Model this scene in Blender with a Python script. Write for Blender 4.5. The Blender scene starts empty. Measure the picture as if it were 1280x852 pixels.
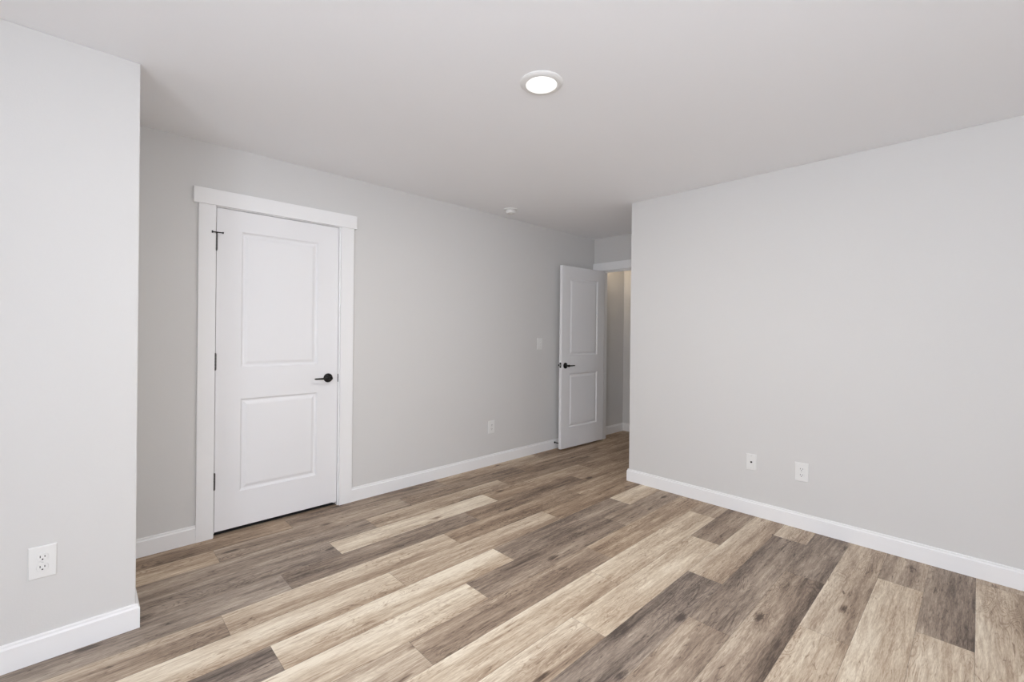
import bpy, bmesh, math, random
from mathutils import Vector, Matrix
C = bpy.context.scene.collection
SC = bpy.context.scene

# ------------------------------------------------------------------ camera
F_PX, YAW, PITCH, ROLL, CAM_Z = 561.94, 0.805918, -0.000492, 0.010164, 1.2957
CX, CY = -1.01, -10.96
fw = Vector((math.cos(YAW)*math.cos(PITCH), math.sin(YAW)*math.cos(PITCH), math.sin(PITCH)))
rt = Vector((math.sin(YAW), -math.cos(YAW), 0)); up = rt.cross(fw)
r2 = rt*math.cos(ROLL)+up*math.sin(ROLL); u2 = -rt*math.sin(ROLL)+up*math.cos(ROLL)
cd = bpy.data.cameras.new('camera'); cam = bpy.data.objects.new('camera', cd); C.objects.link(cam)
cd.sensor_width = 36; cd.lens = F_PX*36/1280
cd.shift_x = -CX/1280; cd.shift_y = CY/1280
cd.clip_start = 0.02
cam.matrix_world = Matrix(((r2.x, u2.x, -fw.x, 0), (r2.y, u2.y, -fw.y, 0), (r2.z, u2.z, -fw.z, CAM_Z), (0, 0, 0, 1)))
SC.camera = cam

# ------------------------------------------------------------------ world, daylight, exposure
SKY, GROUND_FILL = 12.2, 14.2
LAMP = 17.0
w = bpy.data.worlds.new('world'); SC.world = w; w.use_nodes = True
bg = w.node_tree.nodes['Background']
# overcast sky above the horizon, lower half brightened as an added fill for the ceiling
wn = w.node_tree.nodes; wl = w.node_tree.links
wt = wn.new('ShaderNodeTexCoord'); wx = wn.new('ShaderNodeSeparateXYZ'); wl.new(wt.outputs['Generated'], wx.inputs[0])
wr = wn.new('ShaderNodeMapRange'); wr.inputs[1].default_value = -0.06; wr.inputs[2].default_value = 0.06
wr.inputs[3].default_value = GROUND_FILL; wr.inputs[4].default_value = SKY; wl.new(wx.outputs[2], wr.inputs[0])
bg.inputs[0].default_value = (0.905, 0.958, 1.065, 1); wl.new(wr.outputs[0], bg.inputs[1])
SC.view_settings.view_transform = 'Standard'; SC.view_settings.look = 'None'
SC.view_settings.gamma = 1; SC.view_settings.use_curve_mapping = False
SC.view_settings.exposure = 0.0
SC.cycles.use_denoising = True
SC.cycles.max_bounces = 16; SC.cycles.diffuse_bounces = 12
SC.cycles.sample_clamp_indirect = 10

# room measures (metres); camera stands at x=0, y=0
H = 2.44
YA, XB, YC, XC = 3.289, 3.497, 2.524, 0.183      # back wall, right wall, left wall, its corner
YR, XD = 2.13, 4.559                              # recess side, entry door wall
XL, YN = -1.5, -1.5                               # window wall, rear wall
TW = 0.115
# window openings behind the viewer: (from, to, z0, z1)
WIN_X = [(-1.35, -0.50, 0.60, 2.10), (-0.35, 0.50, 0.60, 2.10)]    # in the wall x = XL, along y
FILL_WIN_Y = [(0.0, 0.55, 0.60, 2.10)]                                                       # unseen opening added as frontal fill, in the wall y = YN, along x
def portal(loc, rot, sx, sy):
    l = bpy.data.lights.new('window_daylight', 'AREA'); l.shape = 'RECTANGLE'; l.size = sx; l.size_y = sy
    l.cycles.is_portal = True
    o = bpy.data.objects.new('window_daylight', l); C.objects.link(o); o.location = loc; o.rotation_euler = rot
for q in WIN_X:
    portal((XL-TW-0.01, (q[0]+q[1])/2, (q[2]+q[3])/2), (0, -math.pi/2, 0), q[3]-q[2], q[1]-q[0])
for q in FILL_WIN_Y:
    portal(((q[0]+q[1])/2, YN-TW-0.01, (q[2]+q[3])/2), (math.pi/2, 0, 0), q[1]-q[0], q[3]-q[2])
# warm lamp on the hallway ceiling
hl = bpy.data.lights.new('hall_lamp', 'AREA'); hl.shape = 'DISK'; hl.size = 0.15; hl.energy = 2.2; hl.color = (1.0, 0.80, 0.58)
ho = bpy.data.objects.new('hall_lamp', hl); C.objects.link(ho); ho.location = (4.76, 3.12, H-0.02)

# ------------------------------------------------------------------ materials
def srgb(r, g, b):
    f = lambda c: (c/255/12.92) if c/255 <= .04045 else ((c/255+.055)/1.055)**2.4
    return (f(r), f(g), f(b), 1)
def mat(name, col, rough=0.5, spec=0.5, metal=0.0, bump=0.0, bscale=200, emit=None, estr=0):
    m = bpy.data.materials.new(name); m.use_nodes = True; nt = m.node_tree; b = nt.nodes['Principled BSDF']
    b.inputs['Base Color'].default_value = col; b.inputs['Roughness'].default_value = rough
    b.inputs['Metallic'].default_value = metal; b.inputs['Specular IOR Level'].default_value = spec
    if emit: b.inputs['Emission Color'].default_value = emit; b.inputs['Emission Strength'].default_value = estr
    if bump:
        tc = nt.nodes.new('ShaderNodeTexCoord'); n = nt.nodes.new('ShaderNodeTexNoise'); n.inputs['Scale'].default_value = bscale
        n.inputs['Detail'].default_value = 3
        bp = nt.nodes.new('ShaderNodeBump'); bp.inputs['Strength'].default_value = bump; bp.inputs['Distance'].default_value = 0.001
        nt.links.new(tc.outputs['Object'], n.inputs['Vector']); nt.links.new(n.outputs['Fac'], bp.inputs['Height'])
        nt.links.new(bp.outputs['Normal'], b.inputs['Normal'])
    return m
M = dict(
    wall=mat('greige_wall_paint', srgb(212, 211, 209), 0.75, 0.25, bump=0.25, bscale=160),
    ceiling=mat('flat_ceiling_paint', srgb(240, 241, 243), 0.9, 0.1, bump=0.3, bscale=140),
    trim=mat('white_trim_paint', srgb(236, 236, 236), 0.4, 0.4, bump=0.05, bscale=90),
    door=mat('white_door_paint', srgb(232, 232, 233), 0.45, 0.4, bump=0.12, bscale=120),
    plastic=mat('white_plastic', srgb(228, 228, 226), 0.35, 0.5),
    slot=mat('dark_slot', srgb(28, 27, 26), 0.7),
    black=mat('matte_black_metal', srgb(30, 29, 28), 0.38, 0.5, 0.6, bump=0.05),
    bronze=mat('dark_hinge_metal', srgb(92, 90, 88), 0.4, 0.5, 0.7),
    steel=mat('brushed_steel', srgb(190, 188, 184), 0.3, 0.5, 1.0, bump=0.05),
    rubber=mat('black_rubber', srgb(26, 26, 26), 0.8),
    lens=mat('lit_frosted_lens', srgb(240, 240, 238), 0.5, emit=(1, 0.985, 0.96, 1), estr=0.75),
    gap_shade=mat('closet_gap_shade', srgb(84, 76, 68), 0.95, bump=0.5, bscale=300),  # dark colour stands in for shade seen through the under-door gap
)

# ------------------------------------------------------------------ helpers
def add_box(bm, x0, x1, y0, y1, z0, z1):
    v = [bm.verts.new(p) for p in ((x0,y0,z0),(x1,y0,z0),(x1,y1,z0),(x0,y1,z0),(x0,y0,z1),(x1,y0,z1),(x1,y1,z1),(x0,y1,z1))]
    for f in ((0,3,2,1),(4,5,6,7),(0,1,5,4),(1,2,6,5),(2,3,7,6),(3,0,4,7)):
        bm.faces.new([v[i] for i in f])
def box(*a):
    bm = bmesh.new(); add_box(bm, *a); return bm
def obj(name, bm, m, parent=None, bevel=0, seg=2, smooth=False, kind=None):
    bmesh.ops.recalc_face_normals(bm, faces=bm.faces)
    me = bpy.data.meshes.new(name); bm.to_mesh(me); bm.free()
    o = bpy.data.objects.new(name, me); C.objects.link(o); me.materials.append(m)
    if bevel:
        md = o.modifiers.new('bevel', 'BEVEL'); md.width = bevel; md.segments = seg; md.limit_method = 'ANGLE'; md.angle_limit = math.radians(35)
    if smooth:
        for p in me.polygons: p.use_smooth = True
        md = o.modifiers.new('edge', 'EDGE_SPLIT'); md.split_angle = math.radians(40)
    if parent: o.parent = parent
    if kind: o['kind'] = kind
    return o
def struct(name, bm, m, bevel=0, parent=None):
    return obj(name, bm, m, parent, bevel, kind=None if parent else 'structure')
def thing(name, label, cat, loc, rotz=0, group=None):
    o = bpy.data.objects.new(name, None); C.objects.link(o); o.empty_display_size = 0.05
    o.location = loc; o.rotation_euler = (0, 0, rotz); o['label'] = label; o['category'] = cat
    if group: o['group'] = group
    return o
def sroot(name, loc=(0,0,0), rotz=0):
    o = bpy.data.objects.new(name, None); C.objects.link(o); o['kind'] = 'structure'
    o.location = loc; o.rotation_euler = (0, 0, rotz); return o
def wall_bm(along, c0, c1, a0, a1, holes, z1=H):
    """slab between c0..c1 (across) and a0..a1 (along), with rectangular holes (b0, b1, z0, z1)"""
    A = sorted({a0, a1} | {h[0] for h in holes} | {h[1] for h in holes})
    Z = sorted({0, z1} | {h[2] for h in holes} | {h[3] for h in holes})
    nA, nZ = len(A)-1, len(Z)-1
    solid = lambda i, j: 0 <= i < nA and 0 <= j < nZ and not any(h[0] < (A[i]+A[i+1])/2 < h[1] and h[2] < (Z[j]+Z[j+1])/2 < h[3] for h in holes)
    bm = bmesh.new(); cache = {}
    def V(i, j, c):
        k = (i, j, c)
        if k not in cache:
            p = (A[i], (c0, c1)[c], Z[j]) if along == 'x' else ((c0, c1)[c], A[i], Z[j])
            cache[k] = bm.verts.new(p)
        return cache[k]
    for i in range(nA):
        for j in range(nZ):
            if not solid(i, j): continue
            for c in (0, 1): bm.faces.new([V(i,j,c), V(i+1,j,c), V(i+1,j+1,c), V(i,j+1,c)])
            for di, dj, e in ((-1,0,((0,0),(0,1))), (1,0,((1,0),(1,1))), (0,-1,((0,0),(1,0))), (0,1,((0,1),(1,1)))):
                if not solid(i+di, j+dj):
                    (p, q), (r, s) = e
                    bm.faces.new([V(i+p,j+q,0), V(i+r,j+s,0), V(i+r,j+s,1), V(i+p,j+q,1)])
    return bm
def extrude_path(profile, pts, closed=False):
    """profile: list of (out, z); pts: path of (x, y), the room lies to the RIGHT of the path; mitred corners"""
    bm = bmesh.new(); n = len(pts); rings = []
    P = [Vector(p) for p in pts]
    nor = []
    for i in range(n-1):
        d = (P[i+1]-P[i]).normalized(); nor.append(Vector((d.y, -d.x)))
    for i in range(n):
        if i == 0: m = nor[0]
        elif i == n-1: m = nor[-1]
        else:
            m = nor[i-1]+nor[i]; m = m/(m.dot(nor[i]))
        rings.append([bm.verts.new((P[i].x+m.x*o, P[i].y+m.y*o, z)) for o, z in profile])
    k = len(profile)
    for i in range(n-1):
        for j in range(k):
            bm.faces.new([rings[i][j], rings[i+1][j], rings[i+1][(j+1)%k], rings[i][(j+1)%k]])
    bm.faces.new(rings[0]); bm.faces.new(rings[-1][::-1])
    return bm
def lathe(profile, seg=40, axis='z', origin=(0,0,0)):
    """profile (r, h) revolved; axis z or y"""
    bm = bmesh.new(); rings = []
    for r, h in profile:
        if r < 1e-6: 
            p = (0,0,h) if axis == 'z' else (0,h,0)
            rings.append([bm.verts.new(Vector(p)+Vector(origin))])
        else:
            ring = []
            for i in range(seg):
                t = 2*math.pi*i/seg
                p = (r*math.cos(t), r*math.sin(t), h) if axis == 'z' else (r*math.cos(t), h, r*math.sin(t))
                ring.append(bm.verts.new(Vector(p)+Vector(origin)))
            rings.append(ring)
    for a, b in zip(rings, rings[1:]):
        for i in range(seg):
            if len(a) == 1 and len(b) == 1: continue
            if len(a) == 1: bm.faces.new([a[0], b[i], b[(i+1)%seg]])
            elif len(b) == 1: bm.faces.new([a[i], a[(i+1)%seg], b[0]])
            else: bm.faces.new([a[i], a[(i+1)%seg], b[(i+1)%seg], b[i]])
    for r in (rings[0], rings[-1]):
        if len(r) > 1: bm.faces.new(r)
    return bm

# ------------------------------------------------------------------ floor: 48 x 7 inch planks, row by row
ROW = 0.1818; Y0 = 0.004; PL = 1.22
# row: (x of one end joint, [(x from, tone at far edge, tone at near edge, greyness), ...]); low greyness in the recess paints in the warm hall light
ROWS = {
 -2: (2.90, []),
 -1: (2.20, [(2.20,.70,.52,.30),(3.42,.60,.50,.5)]),
  0: (2.66, [(1.44,.72,.62,.30),(2.66,.42,.14,.75)]),
  1: (3.092,[(1.87,.76,.52,.25),(3.09,.34,.42,.6)]),
  2: (2.33, [(1.11,.72,.48,.3),(2.33,.66,.34,.45)]),
  3: (2.807,[(1.59,.42,.10,.6),(2.81,.28,.22,.8)]),
  4: (3.245,[(0.81,.48,.30,.6),(2.03,.26,.30,.8),(3.25,.70,.50,.4)]),
  5: (2.41, [(1.19,.16,.24,.95),(2.41,.68,.40,.35),(3.63,.4,.3,.5)]),
  6: (2.845,[(0.41,.84,.34,.35),(1.63,.78,.62,.2),(2.85,.26,.32,.5)]),
  7: (2.013,[(0.79,.78,.42,.25),(2.01,.74,.58,.2),(3.23,.45,.35,.4)]),
  8: (2.22, [(-.2,.60,.46,.5),(1.00,.40,.26,.5),(2.22,.46,.42,.15),(3.44,.4,.4,.3)]),
  9: (1.445,[(0.23,.86,.50,.25),(1.45,.16,.34,.7),(2.67,.30,.36,.6)]),
 10: (1.792,[(-.65,.22,.24,1.0),(0.57,.86,.58,.2),(1.79,.24,.26,.75),(3.01,.74,.60,.1),(4.23,.4,.4,.3)]),
 11: (1.205,[(-.01,.88,.52,.2),(1.21,.66,.42,.3),(2.42,.36,.28,.1),(3.64,.4,.3,.1)]),
 12: (1.69, [(-.75,.54,.26,.5),(0.47,.68,.50,.3),(1.69,.40,.26,.2),(2.91,.45,.35,.1),(4.13,.4,.3,.1)]),
 13: (.776, [(-.44,.30,.36,1.0),(.78,.24,.20,.7),(2.0,.18,.30,.3),(3.22,.4,.3,.1)]),
 14: (1.105,[(-.11,.34,.26,.9),(1.1,.80,.70,.3),(2.33,.54,.34,.1),(3.54,.4,.3,.1)]),
 15: (1.425,[(.21,.36,.28,.8),(1.43,.58,.34,.3),(2.65,.26,.34,.2),(3.87,.4,.3,.1)]),
 16: (.571, [(-.65,.62,.50,.1),(.57,.44,.28,.6),(1.79,.28,.22,.4),(3.01,.42,.30,.1),(4.23,.36,.30,0)]),
 17: (1.015,[(-.21,.34,.34,.2),(1.01,.30,.34,.6),(2.24,.58,.34,.2),(3.46,.30,.36,.1),(4.67,.32,.36,0)]),
 18: (1.5,  [(.28,.40,.35,.4),(1.5,.35,.3,.4),(2.72,.34,.3,.15),(3.94,.3,.35,.0),(5.16,.3,.3,0)]),
 19: (2.1,  [(.88,.4,.3,.2),(2.1,.3,.3,.2),(3.32,.3,.3,.1),(4.54,.3,.3,0)]),
}
random.seed(7)
fb = bmesh.new()
uvl = fb.loops.layers.uv.new('plank'); ca = fb.loops.layers.float_color.new('tone')
XMIN, XMAX, YMIN, YMAX = XL-TW, 6.2, YN-TW, YA+0.9
k = math.floor((YMIN-Y0)/ROW)
while Y0+k*ROW < YMAX:
    y0, y1 = max(YMIN, Y0+k*ROW), min(YMAX, Y0+(k+1)*ROW)
    s, tones = ROWS.get(k, (random.uniform(0, PL), []))
    x = s-PL*math.ceil((s-XMIN)/PL)
    while x < XMAX:
        xa, xb = max(XMIN, x), min(XMAX, x+PL)
        t = next((q for q in tones if abs(q[0]-x) < 0.06), None)
        a = random.uniform(.15, .85); rnd = (a, max(0.1, a-random.uniform(0, .35)), random.uniform(.2, .9))
        th, tl, g = t[1:] if t else rnd
        seed = random.random()
        if xb-xa > 0.005:
            vs = [fb.verts.new(p) for p in ((xa,y0,0),(xb,y0,0),(xb,y1,0),(xa,y1,0))]
            f = fb.faces.new(vs)
            for lp, (uu, vv) in zip(f.loops, (((xa-x)/PL,(y0-Y0)/ROW-k),((xb-x)/PL,(y0-Y0)/ROW-k),((xb-x)/PL,(y1-Y0)/ROW-k),((xa-x)/PL,(y1-Y0)/ROW-k))):
                lp[uvl].uv = (uu, vv); lp[ca] = (0.07+0.95*(tl+(th-tl)*vv), seed, g*0.75, 1)
        x += PL
    k += 1
# slab underside
v = [fb.verts.new(p) for p in ((XMIN,YMIN,-.1),(XMAX,YMIN,-.1),(XMAX,YMAX,-.1),(XMIN,YMAX,-.1))]
fb.faces.new(v[::-1])
def floor_material():
    m = bpy.data.materials.new('vinyl_oak_planks'); m.use_nodes = True; nt = m.node_tree; N = nt.nodes; L = nt.links
    b = N['Principled BSDF']
    def nd(t, **kw):
        n = N.new(t)
        for k_, v_ in kw.items(): setattr(n, k_, v_)
        return n
    def mth(op, a_, b_=None, clamp=False):
        n = nd('ShaderNodeMath', operation=op, use_clamp=clamp)
        for i, q in enumerate((a_, b_)):
            if q is None: continue
            if isinstance(q, (int, float)): n.inputs[i].default_value = q
            else: L.new(q, n.inputs[i])
        return n.outputs[0]
    at = nd('ShaderNodeVertexColor', layer_name='tone'); sep = nd('ShaderNodeSeparateColor'); L.new(at.outputs[0], sep.inputs[0])
    tone, seed, grey = sep.outputs[0], sep.outputs[1], sep.outputs[2]
    uv = nd('ShaderNodeUVMap', uv_map='plank'); su = nd('ShaderNodeSeparateXYZ'); L.new(uv.outputs[0], su.inputs[0])
    geo = nd('ShaderNodeTexCoord'); sp = nd('ShaderNodeSeparateXYZ'); L.new(geo.outputs['Object'], sp.inputs[0])
    def noise(sx, sy, detail, rough=0.6, dist=0.0, zmul=37.0):
        c = nd('ShaderNodeCombineXYZ'); L.new(mth('MULTIPLY', sp.outputs[0], sx), c.inputs[0]); L.new(mth('MULTIPLY', sp.outputs[1], sy), c.inputs[1])
        L.new(mth('MULTIPLY', seed, zmul), c.inputs[2])
        n = nd('ShaderNodeTexNoise'); n.inputs['Scale'].default_value = 1; n.inputs['Detail'].default_value = detail
        n.inputs['Roughness'].default_value = rough; n.inputs['Distortion'].default_value = dist
        L.new(c.outputs[0], n.inputs['Vector']); return n.outputs['Fac'], c
    n1, _ = noise(1.4, 15, 3, .55, .3)            # broad streaks
    n2, _ = noise(6, 75, 5, .72, .5, 61)          # grain
    n3, _ = noise(30, 330, 3, .7, 0, 91)          # pores
    n4, _ = noise(2.4, 13, 2, .5, .9, 23)         # cathedral figure
    n5, _ = noise(9, 48, 3, .6, 1.4, 41)          # short dark checks
    t = mth('ADD', tone, mth('MULTIPLY', mth('SUBTRACT', n1, .5), .95))
    t = mth('ADD', t, mth('MULTIPLY', mth('SUBTRACT', n2, .5), 1.0))
    t = mth('ADD', t, mth('MULTIPLY', mth('SUBTRACT', n3, .5), .62))
    # figure lines: thin darker contours of the stretched noise, in patches
    ct = mth('ABSOLUTE', mth('SUBTRACT', mth('FRACT', mth('MULTIPLY', n4, 22)), .5))
    sw = mth('MULTIPLY', mth('SUBTRACT', ct, .26, True), 1.15)
    mk, _ = noise(1.9, 6, 2, .5, 0, 13)
    mkk = mth('MULTIPLY', mth('SUBTRACT', mk, .49, True), 8.0, True)
    t = mth('SUBTRACT', t, mth('MULTIPLY', mth('MULTIPLY', sw, mkk), mth('ADD', n2, .35)))
    ck = mth('MULTIPLY', mth('SUBTRACT', n5, .61, True), 5.0, True)
    t = mth('SUBTRACT', t, mth('MULTIPLY', ck, .55))
    # knots
    cv = nd('ShaderNodeCombineXYZ'); L.new(mth('MULTIPLY', sp.outputs[0], 2.1), cv.inputs[0]); L.new(mth('MULTIPLY', sp.outputs[1], 5.5), cv.inputs[1])
    L.new(mth('MULTIPLY', seed, 17), cv.inputs[2])
    vo = nd('ShaderNodeTexVoronoi'); vo.inputs['Scale'].default_value = 1; L.new(cv.outputs[0], vo.inputs['Vector'])
    kd = mth('ADD', vo.outputs['Distance'], mth('MULTIPLY', mth('SUBTRACT', n2, .5), .16))
    kn = mth('SUBTRACT', 1, mth('MULTIPLY', kd, 9), True)
    t = mth('SUBTRACT', t, mth('MULTIPLY', mth('POWER', kn, .8), .55), True)
    def ramp(cols):
        r = nd('ShaderNodeValToRGB'); e = r.color_ramp.elements
        while len(e) < len(cols): e.new(0.5)
        for q, (pp, cc) in zip(e, cols): q.position = pp; q.color = srgb(*cc)
        L.new(t, r.inputs[0]); return r.outputs[0]
    warm = ramp([(0.0,(92,74,58)),(0.25,(141,118,97)),(0.5,(179,156,131)),(0.75,(210,193,169)),(1.0,(236,224,203))])
    cool = ramp([(0.0,(82,75,71)),(0.25,(130,120,112)),(0.5,(168,156,144)),(0.75,(204,194,179)),(1.0,(235,227,212))])
    mx = nd('ShaderNodeMix', data_type='RGBA'); L.new(grey, mx.inputs[0]); L.new(warm, mx.inputs[6]); L.new(cool, mx.inputs[7])
    # joints: hairline along plank edges
    ev = mth('MULTIPLY', mth('MINIMUM', su.outputs[1], mth('SUBTRACT', 1, su.outputs[1])), ROW)
    eu = mth('MULTIPLY', mth('MINIMUM', su.outputs[0], mth('SUBTRACT', 1, su.outputs[0])), PL)
    ed = mth('MINIMUM', ev, eu)
    jt = mth('LESS_THAN', ed, .0009)
    mj = nd('ShaderNodeMix', data_type='RGBA'); L.new(mth('MULTIPLY', jt, .55), mj.inputs[0]); L.new(mx.outputs[2], mj.inputs[6]); mj.inputs[7].default_value = srgb(80, 70, 62)
    L.new(mj.outputs[2], b.inputs['Base Color'])
    b.inputs['Roughness'].default_value = .5; b.inputs['Specular IOR Level'].default_value = .3
    bp = nd('ShaderNodeBump'); bp.inputs['Strength'].default_value = .25; bp.inputs['Distance'].default_value = .001
    L.new(mth('SUBTRACT', mth('ADD', n3, n2), mth('MULTIPLY', jt, 2)), bp.inputs['Height']); L.new(bp.outputs[0], b.inputs['Normal'])
    return m
me = bpy.data.meshes.new('floor'); fb.to_mesh(me); fb.free()
floor = bpy.data.objects.new('floor', me); C.objects.link(floor); me.materials.append(floor_material()); floor['kind'] = 'structure'

# ------------------------------------------------------------------ shell
struct('ceiling', box(XL-TW, 6.2, YN-TW, YA+0.9, H, H+0.1), M['ceiling'])
CD0, CD1, CDZ = 0.588, 1.404, 2.075           # closet rough opening in the back wall
ED0, ED1, EDZ = 2.395, 3.191, 2.056           # entry rough opening in the recess wall (along y)
XH = 5.235                                    # hallway end wall
struct('wall_back', wall_bm('x', YA, YA+TW, XC-0.0, XH+TW, [(CD0, CD1, -1, CDZ)]), M['wall'])
struct('wall_left', wall_bm('x', YC, YC+TW, XL, XC, []), M['wall'], 0.004)
struct('wall_left_return', wall_bm('y', XC-TW, XC, YC+TW, YA+TW, []), M['wall'])
struct('wall_window', wall_bm('y', XL-TW, XL, YN-TW, YC+TW, WIN_X), M['wall'])
struct('wall_rear', wall_bm('x', YN-TW, YN, XL, XB+TW, FILL_WIN_Y), M['wall'])
struct('wall_right', wall_bm('y', XB, XB+TW, YN, YR, []), M['wall'], 0.004)
struct('wall_recess', wall_bm('x', YR-TW, YR, XB+TW, XD, []), M['wall'])
struct('wall_entry', wall_bm('y', XD, XD+TW, 0.4, YA, [(ED0, ED1, -1, EDZ)]), M['wall'])
struct('wall_hall_end', wall_bm('y', XH, XH+TW, 0.4, YA, []), M['wall'])
struct('wall_hall_near', wall_bm('x', 0.4-TW, 0.4, XD, XH+TW, []), M['wall'])
# closet behind the panel door
cb = bmesh.new()
add_box(cb, 0.30, 1.90, YA+0.80, YA+0.88, 0, H); add_box(cb, 0.30, 0.36, YA+TW, YA+0.80, 0, H); add_box(cb, 1.84, 1.90, YA+TW, YA+0.80, 0, H)
struct('wall_closet', cb, M['wall'])
struct('floor_closet', box(0.36, 1.84, YA+TW, YA+0.80, 0.0002, 0.010), M['gap_shade'])  # dark slab: shade behind the door gap put into its colour
struct('gap_shade_strip', box(0.6085, 1.3835, YA+0.030, YA+TW-0.001, 0.0002, 0.007), M['rubber'], 0.002)  # black strip added to paint the shade under the closet door

# ------------------------------------------------------------------ baseboards (stepped top edge)
BH = 0.104
prof = [(0, 0), (0.014, 0), (0.014, BH-0.017), (0.0085, BH-0.011), (0.0085, BH-0.003), (0.006, BH), (0, BH)]
def base(name, pts): return obj(name, extrude_path(prof, pts), M['trim'], kind='structure')
base('baseboard_left', [(XL, YC), (XC, YC), (XC, YA), (0.514, YA)])
base('baseboard_back', [(1.490, YA), (XD, YA)])
base('baseboard_right', [(XD-0.0, YR), (XB, YR), (XB, YN)])
base('baseboard_hall', [(XD+TW+0.002, YA), (XH, YA), (XH, 0.4)])
base('baseboard_rear', [(XB-0.014, YN), (XL, YN)])
base('baseboard_window', [(XL, YN+0.014), (XL, YC-0.014)])

# ------------------------------------------------------------------ trims
# closet casing
tb = bmesh.new(); add_box(tb, 0.514, 0.603, YA-0.018, YA, 0, 2.060); struct('trim_1', tb, M['trim'], 0.0015)
tb = bmesh.new(); add_box(tb, 1.393, 1.489, YA-0.018, YA, 0, 2.060); struct('trim_2', tb, M['trim'], 0.0015)
tb = bmesh.new(); add_box(tb, 0.488, 1.509, YA-0.024, YA, 2.060, 2.156); struct('trim_3', tb, M['trim'], 0.0015)
# closet jamb lining with stop
tb = bmesh.new()
add_box(tb, CD0, 0.608, YA-0.001, YA+TW, 0, 2.056); add_box(tb, 1.384, CD1, YA-0.001, YA+TW, 0, 2.056); add_box(tb, CD0, CD1, YA-0.001, YA+TW, 2.056, CDZ)
add_box(tb, 0.608, 0.620, YA+0.042, YA+0.075, 0, 2.056); add_box(tb, 1.372, 1.384, YA+0.042, YA+0.075, 0, 2.056); add_box(tb, 0.620, 1.372, YA+0.042, YA+0.075, 2.044, 2.056)
struct('trim_4', tb, M['trim'])
# entry casing, room side and hall side
JL, JR, JZ = 3.172, 2.414, 2.038
tb = bmesh.new()
add_box(tb, XD-0.018, XD, JL+0.006, YA-0.0145, 0, JZ+0.006); struct('trim_5', tb, M['trim'], 0.0015)
tb = bmesh.new(); add_box(tb, XD-0.018, XD, JR-0.096, JR-0.006, 0, JZ+0.006); struct('trim_6', tb, M['trim'], 0.0015)
tb = bmesh.new(); add_box(tb, XD-0.024, XD, JR-0.12, YA-0.001, JZ+0.006, JZ+0.100); struct('trim_7', tb, M['trim'], 0.0015)
tb = bmesh.new()
add_box(tb, XD-0.001, XD+TW+0.001, JL, ED1, 0, EDZ); add_box(tb, XD-0.001, XD+TW+0.001, ED0, JR, 0, EDZ); add_box(tb, XD-0.001, XD+TW+0.001, JR, JL, JZ, EDZ)
add_box(tb, XD+0.042, XD+0.076, JL-0.011, JL, 0, JZ); add_box(tb, XD+0.042, XD+0.076, JR, JR+0.011, 0, JZ); add_box(tb, XD+0.042, XD+0.076, JR+0.011, JL-0.011, JZ-0.011, JZ)
struct('trim_8', tb, M['trim'])
tb = bmesh.new()
add_box(tb, XD+TW+0.001, XD+TW+0.019, JR-0.10, JR-0.006, 0, JZ+0.006); add_box(tb, XD+TW+0.001, XD+TW+0.024, JR-0.12, YA-0.001, JZ+0.006, JZ+0.10)
struct('trim_9', tb, M['trim'], 0.0015)

# ------------------------------------------------------------------ doors
def panel_door_bm(w_, h_, t_, panels):
    """slab x 0..w, y -t..0, z 0..h; moulded two-panel relief on both faces"""
    bm = bmesh.new()
    X = sorted({0, w_} | {q for p_ in panels for q in p_[:2]}); Z = sorted({0, h_} | {q for p_ in panels for q in p_[2:]})
    rings = [(0, 0), (0.005, 0.006), (0.011, 0.0115), (0.019, 0.0115), (0.036, 0.0035), (0.042, 0.0025)]
    for side in (0, 1):
        Y = lambda d: (-t_+d) if side == 0 else -d
        grid = {}
        def V(x_, z_):
            if (x_, z_) not in grid: grid[(x_, z_)] = bm.verts.new((x_, Y(0), z_))
            return grid[(x_, z_)]
        for i in range(len(X)-1):
            for j in range(len(Z)-1):
                c = [V(X[i],Z[j]), V(X[i+1],Z[j]), V(X[i+1],Z[j+1]), V(X[i],Z[j+1])]
                if any(abs(X[i]-p_[0])<1e-6 and abs(Z[j]-p_[2])<1e-6 for p_ in panels):
                    prev = c
                    for o_, d_ in rings[1:]:
                        cur = [bm.verts.new((xx, Y(d_), zz)) for xx, zz in ((X[i]+o_,Z[j]+o_),(X[i+1]-o_,Z[j]+o_),(X[i+1]-o_,Z[j+1]-o_),(X[i]+o_,Z[j+1]-o_))]
                        for q in range(4): bm.faces.new([prev[q], prev[(q+1)%4], cur[(q+1)%4], cur[q]])
                        prev = cur
                    bm.faces.new(prev)
                else: bm.faces.new(c)
        if side == 0: g0 = grid
        else:
            for i in range(len(X)-1):
                for zz in (0, h_): bm.faces.new([g0[(X[i],zz)], g0[(X[i+1],zz)], grid[(X[i+1],zz)], grid[(X[i],zz)]])
            for j in range(len(Z)-1):
                for xx in (0, w_): bm.faces.new([g0[(xx,Z[j])], g0[(xx,Z[j+1])], grid[(xx,Z[j+1])], grid[(xx,Z[j])]])
    return bm
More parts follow.
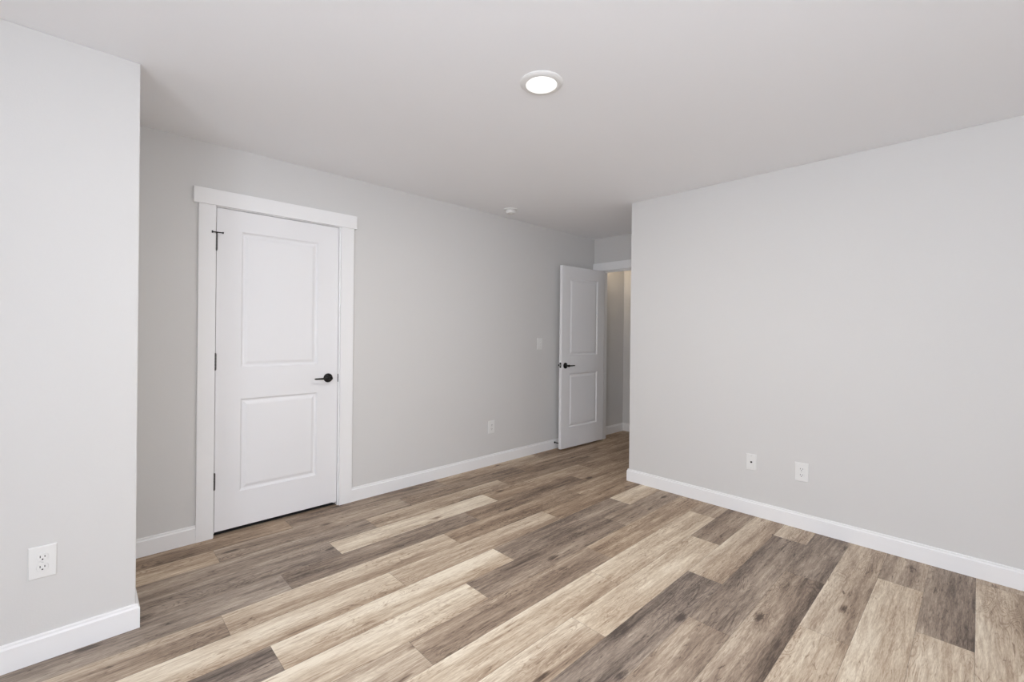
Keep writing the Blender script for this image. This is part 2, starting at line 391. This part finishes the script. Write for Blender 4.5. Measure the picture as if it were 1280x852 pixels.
def lever_handle(parent, x, y, z, sgn_y, sgn_x):
    """rosette on a door face; the lever reaches sgn_x along x, projecting sgn_y"""
    r = obj('handle', lathe([(0.0001,0),(0.0325,0),(0.0325,0.004),(0.030,0.008),(0.016,0.010),(0.0115,0.014),(0.0105,0.044),(0.0125,0.046),(0.0135,0.056),(0.011,0.060),(0.0001,0.061)], 40, 'y'), M['black'], parent, smooth=True)
    r.location = (x, y, z)
    if sgn_y < 0: r.rotation_euler = (math.pi, 0, 0)
    bm = bmesh.new(); prev = None; n = 14
    for i in range(n+1):
        t = i/n; lx = sgn_x*(0.004+t*0.108)
        hy = 0.0525-0.006*math.sin(t*math.pi*0.5)*t; half = 0.0078-0.0022*t; th = 0.0062-0.0018*t
        if i == n: half *= .55; th *= .55
        dz = (-1 if sgn_y < 0 else 1)*0
        ring = [bm.verts.new((lx, hy+th*math.cos(a_), dz+half*math.sin(a_))) for a_ in [2*math.pi*q/12 for q in range(12)]]
        if prev:
            for q in range(12): bm.faces.new([prev[q], prev[(q+1)%12], ring[(q+1)%12], ring[q]])
        else: bm.faces.new(ring)
        prev = ring
    bm.faces.new(prev[::-1])
    obj('lever', bm, M['black'], r, smooth=True)
    return r
def hinge(parent, x, y, z, h_, name='hinge'):
    bm = bmesh.new(); n = 5
    for i in range(n):
        a0 = -h_/2+i*h_/n+0.0006; a1 = -h_/2+(i+1)*h_/n-0.0006
        c = lathe([(0.0060, a0), (0.0060, a1)], 16); me_ = bpy.data.meshes.new('t'); c.to_mesh(me_); c.free(); bm.from_mesh(me_); bpy.data.meshes.remove(me_)
    for s in (-1, 1):
        c = lathe([(0.0045, s*h_/2), (0.0052, s*(h_/2+0.003)), (0.0001, s*(h_/2+0.006))], 16); me_ = bpy.data.meshes.new('t'); c.to_mesh(me_); c.free(); bm.from_mesh(me_); bpy.data.meshes.remove(me_)
    add_box(bm, -0.003, 0.003, 0.004, 0.030, -h_/2, h_/2)
    o = obj(name, bm, M['bronze'], parent, smooth=True); o.location = (x, y, z); return o

# closet door: closed, hinges at its left
d1 = sroot('door_1', (0.6115, YA+0.039, 0.028))
DW, DH = 0.769, 2.024
P2 = lambda x0, x1: [(x0, x1, 0.226, 0.820), (x0, x1, 1.022, 1.893)]
obj('door_panel', panel_door_bm(DW, DH, 0.035, P2(0.138, 0.622)), M['door'], d1)
for i, z in enumerate((1.837, 1.092, 0.346)):
    hg = hinge(d1, -0.0025, -0.0425, z-0.028, 0.098)
    if i == 0:
        # hinge pin door stop on the top hinge
        sb = lathe([(0.0035, -0.026), (0.0035, 0.030)], 12, 'z')
        bmesh.ops.rotate(sb, verts=sb.verts, cent=(0,0,0), matrix=Matrix.Rotation(math.radians(90), 3, 'Y'))
        for xx, rr in ((-0.026, 0.0075), (0.030, 0.006)):
            c = lathe([(rr, -0.003), (rr, 0.003)], 16); bmesh.ops.rotate(c, verts=c.verts, cent=(0,0,0), matrix=Matrix.Rotation(math.radians(90), 3, 'Y'))
            bmesh.ops.translate(c, verts=c.verts, vec=(xx, 0, 0)); me_ = bpy.data.meshes.new('t'); c.to_mesh(me_); c.free(); sb.from_mesh(me_); bpy.data.meshes.remove(me_)
        add_box(sb, -0.004, 0.004, 0.0, 0.024, -0.0025, 0.0025)
        so = obj('hinge_pin_stop', sb, M['black'], hg, smooth=True); so.location = (0, -0.024, 0.056)
lever_handle(d1, 0.699, -0.035, 0.920, -1, -1)
stp = bmesh.new(); add_box(stp, 0.7705, 0.7735, -0.040, -0.012, 0.887, 0.945)
obj('strike_plate', stp, M['black'], d1)

# entry door: open about 88 degrees against the back wall
ang = math.radians(178.2)
d2 = sroot('door_2', (XD-0.006, 3.1655, 0.020), ang)
# local x runs from the hinge to the free edge, local y is flipped: slab lies at local y 0..+t  -> towards -y of the room
slab = panel_door_bm(0.757, 2.012, 0.035, [(0.128, 0.629, 0.222, 0.820), (0.128, 0.629, 1.022, 1.882)])
bmesh.ops.translate(slab, verts=slab.verts, vec=(0, 0.035, 0))
obj('door_panel', slab, M['door'], d2)
for z in (1.815, 1.07, 0.326):
    hinge(d2, -0.001, -0.006, z, 0.098)
lever_handle(d2, 0.697, 0.035, 0.912, 1, -1)
lever_handle(d2, 0.697, 0.0, 0.912, -1, -1)
lp = bmesh.new(); add_box(lp, 0.757, 0.7585, 0.0055, 0.0295, 0.890, 0.946); obj('latch_plate', lp, M['black'], d2, 0.0004)
lb = bmesh.new(); add_box(lb, 0.7585, 0.767, 0.011, 0.024, 0.908, 0.928); obj('latch_bolt', lb, M['steel'], d2, 0.001)

# ------------------------------------------------------------------ windows behind the viewer
def window(name, along, r_, at, outw):
    a0, a1, z0, z1 = r_
    root = sroot(name)
    def bx(bm, p0, p1, q0, q1, s0, s1):
        # p: along, q: across (measured outwards from the inner face), s: z
        c0, c1 = sorted((at+outw*q0, at+outw*q1))
        if along == 'x': add_box(bm, p0, p1, c0, c1, s0, s1)
        else: add_box(bm, c0, c1, p0, p1, s0, s1)
    f = bmesh.new()
    for (p0, p1, s0, s1) in ((a0, a0+.05, z0, z1), (a1-.05, a1, z0, z1), (a0+.05, a1-.05, z0, z0+.05), (a0+.05, a1-.05, z1-.05, z1)): bx(f, p0, p1, .05, TW, s0, s1)
    obj('window_frame', f, M['trim'], root, 0.002)
    f = bmesh.new(); mid = (z0+z1)/2; bx(f, a0+.05, a1-.05, .06, .10, mid-.02, mid+.02); obj('meeting_rail', f, M['trim'], root, 0.002)
    f = bmesh.new(); bx(f, a0-.09, a1+.09, -.03, 0.0, z0-.025, z0); obj('window_sill', f, M['trim'], root, 0.002)
    for s in (0, 1):
        f = bmesh.new(); x_ = (a0-.09, a0) if s == 0 else (a1, a1+.09); bx(f, *x_, -.018, 0.0, z0, z1); obj('window_casing', f, M['trim'], root, 0.002)
    f = bmesh.new(); bx(f, a0-.11, a1+.11, -.024, 0.0, z1, z1+.095); obj('window_head', f, M['trim'], root, 0.002)
for i, q in enumerate(WIN_X): window('window_%d' % (i+1), 'y', q, XL, -1)
for i, q in enumerate(FILL_WIN_Y): window('window_%d' % (i+1+len(WIN_X)), 'x', q, YN, -1)  # unseen rear window, added for its fill light

# ------------------------------------------------------------------ wall plates (local: face towards -y, wall at y=0)
def plate_bm(w_=0.079, h_=0.124, t_=0.0062):
    bm = bmesh.new(); prev = None
    for o_, y_ in ((0, 0), (0, -0.003), (0.003, -t_)):
        ring = [bm.verts.new(p) for p in ((-w_/2+o_,y_,-h_/2+o_),(w_/2-o_,y_,-h_/2+o_),(w_/2-o_,y_,h_/2-o_),(-w_/2+o_,y_,h_/2-o_))]
        if prev:
            for q in range(4): bm.faces.new([prev[q], prev[(q+1)%4], ring[(q+1)%4], ring[q]])
        else: bm.faces.new(ring)
        prev = ring
    bm.faces.new(prev); return bm
def screw(parent, z):
    s = obj('screw', lathe([(0.0035, 0), (0.0032, -0.0012), (0.0001, -0.0014)], 16, 'y'), M['plastic'], parent, smooth=True); s.location = (0, -0.0062, z)
    sl = obj('screw_slot', box(-0.0028, 0.0028, -0.0017, -0.0012, -0.0004, 0.0004), M['slot'], s)
    return s
def receptacle(parent, z):
    bm = bmesh.new(); pts = []
    for i in range(40):
        a_ = 2*math.pi*i/40; pts.append((0.0172*math.cos(a_), max(-0.0142, min(0.0142, 0.0172*math.sin(a_)))))
    r0 = [bm.verts.new((x_, 0, z_)) for x_, z_ in pts]; r1 = [bm.verts.new((x_, -0.0022, z_)) for x_, z_ in pts]; r3 = [bm.verts.new((x_*.95, -0.0030, z_*.95)) for x_, z_ in pts]
    for a_, b_ in ((r0, r1), (r1, r3)):
        for q in range(40): bm.faces.new([a_[q], a_[(q+1)%40], b_[(q+1)%40], b_[q]])
    bm.faces.new(r3); bm.faces.new(r0[::-1])
    o = obj('receptacle', bm, M['plastic'], parent); o.location = (0, -0.0062, z)
    for x_, h_ in ((-0.0064, 0.0042), (0.0064, 0.0034)):
        obj('slot', box(x_-0.0013, x_+0.0013, -0.0034, -0.0028, 0.0030-h_, 0.0030+h_), M['slot'], o)
    g = lathe([(0.0026, -0.0034), (0.0026, -0.0028)], 14, 'y'); obj('slot', g, M['slot'], o).location = (0, 0, -0.0078)
def outlet(label, loc, rz):
    t = thing('wall_outlet', label, 'outlet', loc, rz)
    obj('faceplate', plate_bm(), M['plastic'], t)
    receptacle(t, 0.0195); receptacle(t, -0.0195); screw(t, 0)
    return t
outlet('white duplex outlet low on the near left wall beside the corner', (-0.098, YC, 0.383), 0)
outlet('white duplex outlet low on the wall between the closet door and the open door', (2.900, YA, 0.370), 0)
outlet('white duplex outlet low on the right wall, nearer the viewer than the cable jack', (XB, 0.818, 0.378), math.radians(-90))
# cable jack
t = thing('cable_jack', 'small white wall plate with one black round jack, low on right wall', 'cable jack', (XB, 1.130, 0.379), math.radians(-90))
obj('faceplate', plate_bm(0.070, 0.114), M['plastic'], t)
obj('jack', lathe([(0.0065, -0.0062), (0.0065, -0.0095), (0.0045, -0.0098), (0.0045, -0.014), (0.0001, -0.014)], 20, 'y'), M['black'], t, smooth=True)
screw(t, 0.042); screw(t, -0.042)
# light switch
t = thing('light_switch', 'white toggle light switch on the wall left of the open door', 'switch', (3.584, YA, 1.172), 0)
obj('faceplate', plate_bm(), M['plastic'], t)
obj('toggle_bezel', box(-0.006, 0.006, -0.0075, -0.0062, -0.0125, 0.0125), M['plastic'], t, 0.0005)
tg = bmesh.new(); add_box(tg, -0.0042, 0.0042, -0.016, 0, -0.004, 0.004); tgo = obj('toggle', tg, M['plastic'], t, 0.001); tgo.location = (0, -0.0072, 0); tgo.rotation_euler = (math.radians(-28), 0, 0)
screw(t, 0.030); screw(t, -0.030)

# ------------------------------------------------------------------ ceiling fixtures
t = thing('ceiling_light', 'round white recessed ceiling light, switched on', 'ceiling light', (1.520, 1.400, H))
obj('trim_ring', lathe([(0.068, 0), (0.098, 0), (0.098, -0.003), (0.090, -0.010), (0.076, -0.013), (0.071, -0.012), (0.070, -0.008), (0.068, 0)][:-1], 64), M['plastic'], t, smooth=True)
obj('lens', lathe([(0.0705, -0.001), (0.0705, -0.0125), (0.060, -0.0150), (0.030, -0.0165), (0.0001, -0.017)], 64), M['lens'], t, smooth=True)
ll = bpy.data.lights.new('ceiling_lamp', 'AREA'); ll.shape = 'DISK'; ll.size = 0.13; ll.energy = LAMP; ll.color = (1.0, 0.97, 0.93)
lo = bpy.data.objects.new('ceiling_lamp', ll); C.objects.link(lo); lo.location = (1.520, 1.400, H-0.019)
t = thing('smoke_detector', 'small round white smoke detector on ceiling near the back wall', 'smoke detector', (2.895, 3.040, H))
obj('base', lathe([(0.0001, 0), (0.064, 0), (0.064, -0.007), (0.060, -0.009), (0.042, -0.009), (0.040, -0.013), (0.0001, -0.013)], 48), M['plastic'], t, smooth=True)
b_ = obj('cover', lathe([(0.0001, -0.013), (0.046, -0.013), (0.048, -0.018), (0.045, -0.034), (0.038, -0.041), (0.0001, -0.043)], 48), M['plastic'], t, smooth=True)
obj('test_button', lathe([(0.010, -0.0415), (0.010, -0.0455), (0.0001, -0.046)], 24), M['plastic'], b_, smooth=True)

# ------------------------------------------------------------------ door stop on the baseboard behind the open door
t = thing('door_stop', 'small black spring door stop on baseboard behind the open door', 'door stop', (3.832, YA-0.014, 0.070))
obj('mounting_base', lathe([(0.0001, 0), (0.011, 0), (0.011, -0.003), (0.007, -0.008), (0.0001, -0.008)], 24, 'y'), M['black'], t, smooth=True)
cu = bmesh.new(); prev = None; turns, R_, r_ = 11, 0.0055, 0.0011
for i in range(turns*14+1):
    a_ = 2*math.pi*i/14; c = Vector((R_*math.cos(a_), -0.007-0.050*i/(turns*14), R_*math.sin(a_))); rad = Vector((math.cos(a_), 0, math.sin(a_)))
    ring = [cu.verts.new(c+rad*r_*math.cos(q*math.pi/3)+Vector((0, 1, 0))*r_*math.sin(q*math.pi/3)) for q in range(6)]
    if prev:
        for q in range(6): cu.faces.new([prev[q], prev[(q+1)%6], ring[(q+1)%6], ring[q]])
    prev = ring
obj('spring', cu, M['black'], t, smooth=True)
obj('rubber_tip', lathe([(0.0001, -0.055), (0.0085, -0.056), (0.0095, -0.062), (0.0080, -0.070), (0.0001, -0.071)], 24, 'y'), M['rubber'], t, smooth=True)
